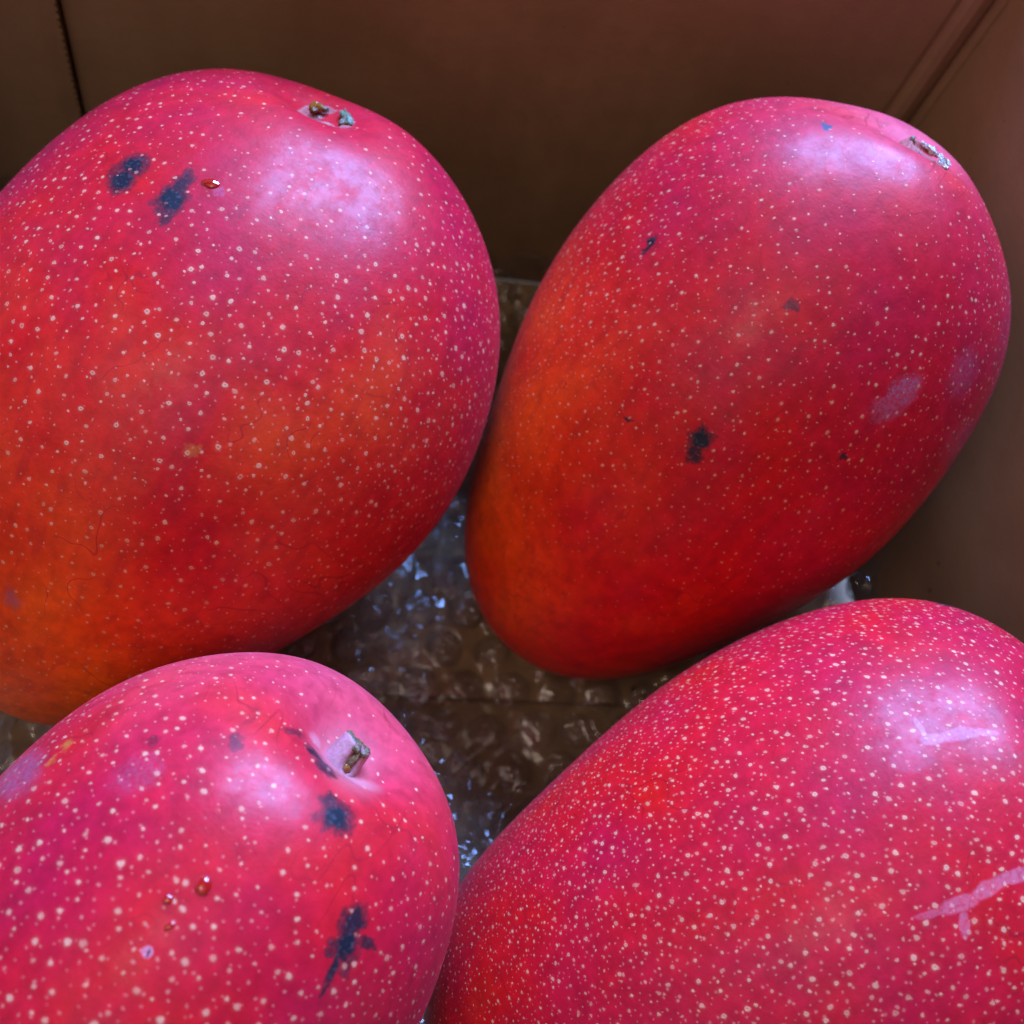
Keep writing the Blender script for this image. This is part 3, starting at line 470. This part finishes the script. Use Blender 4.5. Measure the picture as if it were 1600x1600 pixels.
def build_mango(i, d, label, dots):
    root = thing('mango', label, 'mango', group='ripe red mangoes in the box')
    R = np.array(d['R']); c = np.array(d['c'])
    mw = Matrix([list(R[k]) + [c[k]] for k in range(3)] + [[0, 0, 0, 1]])
    V, N = mango_points(d, T_N, P_N)
    zmin = float((V @ R.T + c)[:, 2].min())
    root.location = (c[0], c[1], zmin)
    rinv = Matrix.Translation((-c[0], -c[1], -zmin))
    def child(o, part=None):
        if part:
            o.parent = part; o.matrix_parent_inverse = mw.inverted()
        else:
            o.parent = root; o.matrix_parent_inverse = rinv
        o.matrix_basis = mw
        return o
    # weld the poles
    verts = [tuple(V[0])] + [tuple(v) for v in V[P_N:T_N * P_N]] + [tuple(V[-1])]
    faces = []
    for p in range(P_N): faces.append((0, 1 + p, 1 + (p + 1) % P_N))
    for t in range(T_N - 2):
        a = 1 + t * P_N
        for p in range(P_N):
            q = (p + 1) % P_N
            faces.append((a + p, a + P_N + p, a + P_N + q, a + q))
    a = 1 + (T_N - 2) * P_N; last = len(verts) - 1
    for p in range(P_N): faces.append((a + p, last, a + (p + 1) % P_N))
    o = link_mesh('skin', verts, faces, skin_material(i, d, dots))
    VV = np.array(verts)
    ctrl = np.array([s[0] for s in d['skin']]); cc = np.array([s[1] for s in d['skin']])
    w = np.zeros((len(VV), len(ctrl)))
    jit = np.array([[noise.noise(Vector(v) * 60), noise.noise(Vector(v) * 60 + Vector((9, 3, 5))), noise.noise(Vector(v) * 60 + Vector((2, 7, 1)))] for v in verts]) * 0.006
    for k in range(len(ctrl)): w[:, k] = np.exp(-((VV + jit - ctrl[k]) ** 2).sum(1) / (2 * 0.0115 ** 2)) + 1e-9
    colr = (w @ cc) / w.sum(1, keepdims=True)
    at = o.data.attributes.new('skin', 'FLOAT_COLOR', 'POINT')
    at.data.foreach_set('color', colr.astype(np.float32).ravel())
    # flat chart of the skin (arc lengths round the upper side) for the lenticels
    ax = R.T @ np.array([0.1, -0.25, 0.96]); ax /= np.linalg.norm(ax)
    e1 = np.cross(ax, [0.3, 0.9, 0.1]); e1 /= np.linalg.norm(e1); e2 = np.cross(ax, e1)
    hh = VV @ ax; qu = VV @ e1; qv = VV @ e2; rr = np.hypot(qu, qv)
    al = np.arctan2(rr, hh); k = np.where(al < 0.05, 1.0, al / np.maximum(np.sin(al), np.where(al < 1.5, 1e-4, 0.12)))
    at = o.data.attributes.new('chart', 'FLOAT_VECTOR', 'POINT')
    at.data.foreach_set('vector', np.stack([qu * k, qv * k, 0 * k], 1).astype(np.float32).ravel())
    child(o)
    # drops of sap
    for ctr, u, v, n, su, sv in d['sap']:
        vs, fs = [], []
        u, v, n = map(Vector, (u, v, n)); ctr = Vector(ctr)
        nr, ns = 6, 16
        for j in range(nr + 1):
            f = j / nr
            for k in range(ns):
                an = 2 * math.pi * k / ns
                rr = math.sin(f * math.pi / 2) * (1 + 0.22 * noise.noise(Vector((math.cos(an) * 1.5, math.sin(an) * 1.5, ctr.x * 900))))
                h = math.cos(f * math.pi / 2)
                vs.append(ctr + u * (su * rr * math.cos(an)) + v * (sv * rr * math.sin(an)) + n * (0.55 * min(su, sv) * h - 0.00008))
        for j in range(nr):
            for k in range(ns):
                q = (k + 1) % ns
                fs.append((j * ns + k, (j + 1) * ns + k, (j + 1) * ns + q, j * ns + q))
        child(link_mesh('sap_drop', vs, fs, SAPM))
    sc, su, sv, sn = (Vector(k) for k in d['stem'])
    frame = Matrix((su, sn.cross(su), sn)).transposed()
    foot = sc - sn * (d['crater'][2] * math.exp(-(d['crater'][3] / d['crater'][0]) ** 2))
    return root, child, (foot, frame), o

def lump(rad, seed, amp, sx=1, sy=1, sz=1, nr=8, ns=14, freq=2.0):
    vs, fs = [], []
    for j in range(nr + 1):
        th = math.pi * j / nr
        for k in range(ns):
            an = 2 * math.pi * k / ns
            dv = Vector((math.sin(th) * math.cos(an), math.sin(th) * math.sin(an), math.cos(th)))
            r = rad * (1 + amp * noise.noise(dv * freq + Vector((seed * 3.7, seed * 1.3, seed))))
            vs.append(Vector((dv.x * r * sx, dv.y * r * sy, dv.z * r * sz)))
    for j in range(nr):
        for k in range(ns):
            q = (k + 1) % ns
            fs.append((j * ns + k, (j + 1) * ns + k, (j + 1) * ns + q, j * ns + q))
    return vs, fs

def stem_scar(child, seat, rad, seed, crystals, scraps, shift=(0, 0)):
    """flat picked-off stem: corky ring, sunken red scar, scraps of bark, crystals of sap"""
    foot, fr = seat; pole = Vector((shift[0], shift[1], 0))
    place = lambda pts: [foot + fr @ p for p in pts]
    vs, fs = [], []
    ns = 40
    rings = [(0.0, -0.28), (0.45, -0.25), (0.78, -0.15), (0.90, 0.02), (1.0, 0.06), (1.12, 0.0), (1.3, -0.35)]
    for (r, h) in rings:
        for k in range(ns):
            an = 2 * math.pi * k / ns
            jj = 1 + 0.16 * noise.noise(Vector((math.cos(an) * 2, math.sin(an) * 2, seed)))
            hh = h + 0.12 * noise.noise(Vector((math.cos(an) * 4 * r, math.sin(an) * 4 * r, seed + 5)))
            vs.append(pole + Vector((rad * r * jj * math.cos(an), rad * r * jj * math.sin(an), rad * hh + rad * 0.25)))
    for j in range(len(rings) - 1):
        for k in range(ns):
            q = (k + 1) % ns
            fs.append((j * ns + k, (j + 1) * ns + k, (j + 1) * ns + q, j * ns + q))
    o = link_mesh('stem_scar', place(vs), fs, CORK)
    o.data.materials.append(SCAR)
    for p in o.data.polygons:
        if p.index < ns * 2: p.material_index = 1
    child(o)
    for k, (an, rf, sz, ln, mat) in enumerate(scraps):
        v, f = lump(rad * sz, k + seed, 0.7, 0.7, ln, 0.7)
        rot = Matrix.Rotation(an, 3, 'Z')
        pos = pole + Vector((rad * rf * math.cos(an), rad * rf * math.sin(an), rad * 0.28))
        child(link_mesh('resin_bead' if mat is RESIN else 'bark_scrap', place([pos + rot @ q for q in v]), f, mat), o)
    r2 = random.Random(seed)
    for k in range(crystals):
        an = r2.choice((r2.gauss(-0.15, 0.35), r2.gauss(1.5, 0.5)))
        v, f = lump(rad * r2.choice((0.06, 0.09, 0.12, 0.2)), k + seed + 30, 0.8, 1.2, 0.8, 0.9, 5, 7)
        rr = r2.uniform(0.8, 1.2)
        pos = pole + Vector((rad * rr * math.cos(an), rad * rr * math.sin(an), rad * 0.35))
        child(link_mesh('sap_crystal', place([pos + q for q in v]), f, CRYST, smooth=False), o)

def stem_stub(child, seat):
    """short broken stalk standing in the dimple"""
    foot, fr = seat; pole = Vector((0, 0, 0))
    lean = Matrix.Rotation(math.radians(-12), 3, 'X')
    place = lambda pts: [foot + fr @ (lean @ Vector((p.x * 1.18, p.y * 1.18, p.z * 0.92))) for p in pts]
    vs, fs = [], []
    ns = 28
    prof = [(2.7, -0.6), (2.55, 0.2), (2.45, 0.9), (2.35, 1.8), (2.25, 2.8), (2.2, 3.8), (2.12, 4.5), (1.9, 4.75), (1.2, 4.55), (0.0, 4.3)]
    for (r, h) in prof:
        for k in range(ns):
            an = 2 * math.pi * k / ns
            split = math.exp(-((an - 5.0) / 0.28) ** 2)
            rr = r * (1 + 0.10 * noise.noise(Vector((math.cos(an) * 1.6, math.sin(an) * 1.6, h * 0.3)))) * (1 - 0.42 * split * min(1, max(0, h)))
            hh = h + (0.55 * noise.noise(Vector((math.cos(an) * 2, math.sin(an) * 2, 7))) - 0.4 * math.cos(an - 1.0) if h > 3 else 0)
            vs.append(pole + Vector((rr * math.cos(an), rr * math.sin(an), hh)) * 0.001)
    for j in range(len(prof) - 1):
        for k in range(ns):
            q = (k + 1) % ns
            fs.append((j * ns + k, j * ns + q, (j + 1) * ns + q, (j + 1) * ns + k))
    o = link_mesh('stem_stub', place(vs), fs, STUB)
    o.data.materials.append(BARK)
    for p in o.data.polygons:
        if p.index >= ns * 6: p.material_index = 1
    child(o)
    for k, (an, h, sz, zz, mat) in enumerate(((5.0, 0.75, 0.72, 1.2, RESIN), (5.0, 2.4, 0.62, 2.7, BARK), (4.7, 4.1, 0.75, 0.7, BARK), (5.4, 3.9, 0.6, 0.9, BARK))):
        v, f = lump(0.001 * sz, k + 3, 0.55, 0.8, 0.8, zz, 12, 16, 2.6)
        pos = pole + Vector((1.85 * math.cos(an), 1.85 * math.sin(an), h)) * 0.001
        child(link_mesh('resin_bead' if k == 0 else 'bark_scrap', place([pos + q for q in v]), f, mat, smooth=True), o)

LABELS = [
    'large red mango with two blue-black bruises side by side, against the back wall',
    'red and orange mango in the right-hand corner with scattered small black specks',
    'pink-red mango with a short stem stub and a lizard-shaped black bruise',
    'densely white-speckled crimson mango with pale scrape marks, nearest the right front']
DOTS = [(325, 0.00024, 0.00055, 500, 0.00029, 0.6),
        (410, 0.00018, 0.00041, 600, 0.00024, 0.15),
        (310, 0.00026, 0.00055, 520, 0.00028, 0.1),
        (385, 0.00024, 0.00048, 600, 0.00030, 0.1)]
trees = []
for i, d in enumerate(MANGO_DATA):
    root, child, pole, body = build_mango(i, d, LABELS[i], DOTS[i])
    if i == 0: stem_scar(child, pole, 0.0046, 11, 0, [(2.9, 0.8, 0.30, 1.0, RESIN), (2.5, 0.72, 0.16, 1.2, BARK), (3.3, 0.6, 0.14, 1.2, BARK), (1.0, 0.80, 0.34, 1.9, GREEN_SHADE), (0.35, 0.72, 0.24, 1.7, BARK)])  # the green scrap takes the place of the shadow at the right
    if i == 1: stem_scar(child, pole, 0.0040, 23, 15, [(3.3, 0.92, 0.26, 1.0, BARK), (0.1, 0.8, 0.28, 1.2, BARK), (-0.3, 1.0, 0.22, 1.0, RESIN)])
    if i == 2: stem_stub(child, pole)
    if i == 3: stem_scar(child, pole, 0.0042, 37, 0, [(1.0, 0.8, 0.3, 1.5, BARK)])
    R = np.array(d['R']); c = np.array(d['c'])
    Vw, _ = mango_points(d, 40, 60)
    Vw = Vw @ R.T + c
    fc = []
    for t in range(40):
        for p in range(60):
            q = (p + 1) % 60
            fc.append((t * 60 + p, t * 60 + q, (t + 1) * 60 + q, (t + 1) * 60 + p))
    trees.append(BVHTree.FromPolygons([tuple(v) for v in Vw], fc))

# ------------------------------------------------------------------ bubble wrap
def film_material(name, haze):
    mt, t, bs = new_mat(name)
    out = t.n['Material Output']
    P = t.node('ShaderNodeTexCoord').outputs['Object']
    tr = t.node('ShaderNodeBsdfTransparent'); tr.inputs[0].default_value = (0.93, 0.93, 0.94, 1)
    gl = t.node('ShaderNodeBsdfGlossy'); gl.inputs['Roughness'].default_value = 0.03
    df = t.node('ShaderNodeBsdfDiffuse'); df.inputs['Color'].default_value = (0.75, 0.76, 0.80, 1)
    n = t.noise(P, 900, 4, 0.7); n2 = t.noise(P, 190, 3, 0.6)
    nb = t.bump(n2, 0.25, 0.002); nb = t.bump(n, 0.08, 0.0004, nb)
    t.put(gl.inputs['Normal'], nb)
    fr = t.node('ShaderNodeFresnel'); fr.inputs['IOR'].default_value = 1.5; t.put(fr.inputs['Normal'], nb)
    m0 = t.node('ShaderNodeMixShader'); m0.inputs[0].default_value = haze
    t.put(m0.inputs[1], tr.outputs[0]); t.put(m0.inputs[2], df.outputs[0])
    m1 = t.node('ShaderNodeMixShader'); t.put(m1.inputs[0], t.math('MINIMUM', t.math('MULTIPLY', fr.outputs[0], 1.6), 0.45))
    t.put(m1.inputs[1], m0.outputs[0]); t.put(m1.inputs[2], gl.outputs[0])
    t.put(out.inputs['Surface'], m1.outputs[0])
    return mt
FILM = film_material('clear_plastic_film', 0.022)

wrap = thing('bubble_wrap', 'crumpled clear bubble wrap lining the bottom of the box', 'bubble wrap', (0.02, 0.06, 0.002))
wrap_inv = Matrix.Translation((-0.02, -0.06, -0.002))

def film_pos(u, v):
    """u along x, v along y, both in metres; the sheet climbs the back and right walls"""
    x, y, z = u, v, 0.0022
    n = noise.noise(Vector((u * 55, v * 55, 1.0)))
    rdg = 1 - abs(noise.noise(Vector((u * 85, v * 85, 6.0))))
    r2 = 1 - abs(noise.noise(Vector((u * 240, v * 240, 3.0))))
    z += 0.0008 * n + 0.0022 * max(0, rdg - 0.72) / 0.28 + 0.0007 * max(0, r2 - 0.6) / 0.4
    yb = 0.180
    hz = 0.55 + 0.75 * noise.noise(Vector((u * 38, 2.0, 0.5))) + 0.35 * noise.noise(Vector((u * 120, 5.0, 0.5)))
    if y > yb:
        s = y - yb; r = 0.008
        a = min(s / r, math.pi / 2)
        y = yb + r * math.sin(a); z += (r * (1 - math.cos(a)) + max(0, s - r * math.pi / 2)) * max(0.2, hz * 1.6)
    xr = rx(v) - 0.0115
    if x > xr:
        s = x - xr; r = 0.008
        a = min(s / r, math.pi / 2)
        x = xr + r * math.sin(a) - 0.002 * rdg * max(0, s - 0.01) * 40; z += r * (1 - math.cos(a)) + max(0, s - r * math.pi / 2)
    return Vector((x, y, z))

U0, U1, V0, V1 = -0.105, 0.155, -0.062, 0.198
nu, nv = 300, 290
verts, faces = [], []
for j in range(nv + 1):
    for i in range(nu + 1):
        u = U0 + (U1 - U0) * i / nu; v = V0 + (V1 - V0) * j / nv
        fu = max(0, i / nu - 0.85) / 0.15; fv = max(0, j / nv - 0.85) / 0.15   # ragged free edges
        u += fu * (0.007 * noise.noise(Vector((v * 45, 3.3, 0))) + 0.003 * noise.noise(Vector((v * 160, 8.3, 0))))
        v += fv * (0.008 * noise.noise(Vector((u * 45, 1.3, 0))) + 0.003 * noise.noise(Vector((u * 160, 5.3, 0))))
        verts.append(film_pos(u, v))
for j in range(nv):
    for i in range(nu):
        a = j * (nu + 1) + i
        faces.append((a, a + 1, a + nu + 2, a + nu + 1))
film = link_mesh('film', verts, faces, FILM)
film.parent = wrap; film.matrix_parent_inverse = wrap_inv

def bubble_mesh(seed):
    vs, fs = [], []
    nr, ns = 11, 30
    R, Hh = 0.0048, 0.0034
    sq = 0.6 + 0.4 * random.Random(seed).random()
    for j in range(nr + 1):
        f = j / nr
        for k in range(ns):
            an = 2 * math.pi * k / ns
            q = Vector((math.cos(an) * f * 1.7, math.sin(an) * f * 1.7, seed * 2.3))
            dent = max(0, 0.8 - abs(noise.noise(q * 1.5)) * 3.2) * 0.6
            wr = 1 + 0.07 * noise.noise(Vector((math.cos(an) * 2, math.sin(an) * 2, seed)))
            h = Hh * sq * (1 - f ** 2.6) * (1 - dent) + 0.0003 * noise.noise(q * 3)
            vs.append((R * f * wr * math.cos(an), R * f * wr * math.sin(an), h if j < nr else -0.0004))
    for j in range(nr):
        for k in range(ns):
            q = (k + 1) % ns
            fs.append((j * ns + k, (j + 1) * ns + k, (j + 1) * ns + q, j * ns + q))
    me = bpy.data.meshes.new('bubble'); me.from_pydata(vs, [], fs); me.update(); me.materials.append(FILM); me.shade_smooth()
    return me
bubbles = [bubble_mesh(k) for k in range(9)]
eyes = [CAM_POS + Vector(e) for e in ((0, 0, 0), (0.05, 0, 0), (-0.05, 0, 0), (0, 0.04, 0), (0, -0.04, 0.02))]
pitch = 0.0112
count = 0
for j in range(-10, 24):
    for i in range(-12, 20):
        u = (i + 0.5 * (j % 2)) * pitch; v = j * pitch * 0.866
        if not (U0 + 0.006 < u < U1 - 0.006 and V0 + 0.006 < v < V1 - 0.006): continue
        p = film_pos(u, v)
        nrm = (film_pos(u + 0.003, v) - film_pos(u - 0.003, v)).cross(film_pos(u, v + 0.003) - film_pos(u, v - 0.003)).normalized()
        if any((lambda h: h[0] is not None and h[3] < 0.0015)(tr.find_nearest(p + nrm * 0.002)) for tr in trees): continue
        seen = False
        for e in eyes:
            dv = e - p
            if not any(tr.ray_cast(p, dv.normalized(), dv.length)[0] is not None for tr in trees): seen = True; break
        if not seen: continue
        # inside the picture, with a margin
        dv = p - CAM_POS; zz = dv.dot(FWD)
        if abs(dv.dot(RIGHT) / zz) > 0.56 or abs(dv.dot(DOWN) / zz) > 0.56: continue
        b = bpy.data.objects.new('bubble', bubbles[rng.randrange(9)]); COL.objects.link(b)
        sc = rng.uniform(0.88, 1.08)
        mloc = Matrix.Translation(p + Vector((rng.uniform(-.0006, .0006), rng.uniform(-.0006, .0006), 0)))
        b.parent = wrap; b.matrix_parent_inverse = wrap_inv
        b.matrix_basis = mloc @ nrm.to_track_quat('Z', 'Y').to_matrix().to_4x4() @ Matrix.Rotation(rng.uniform(0, 6.28), 4, 'Z') @ Matrix.Diagonal((sc, sc, sc * rng.uniform(0.7, 1.1), 1))
        count += 1
print('bubbles', count)
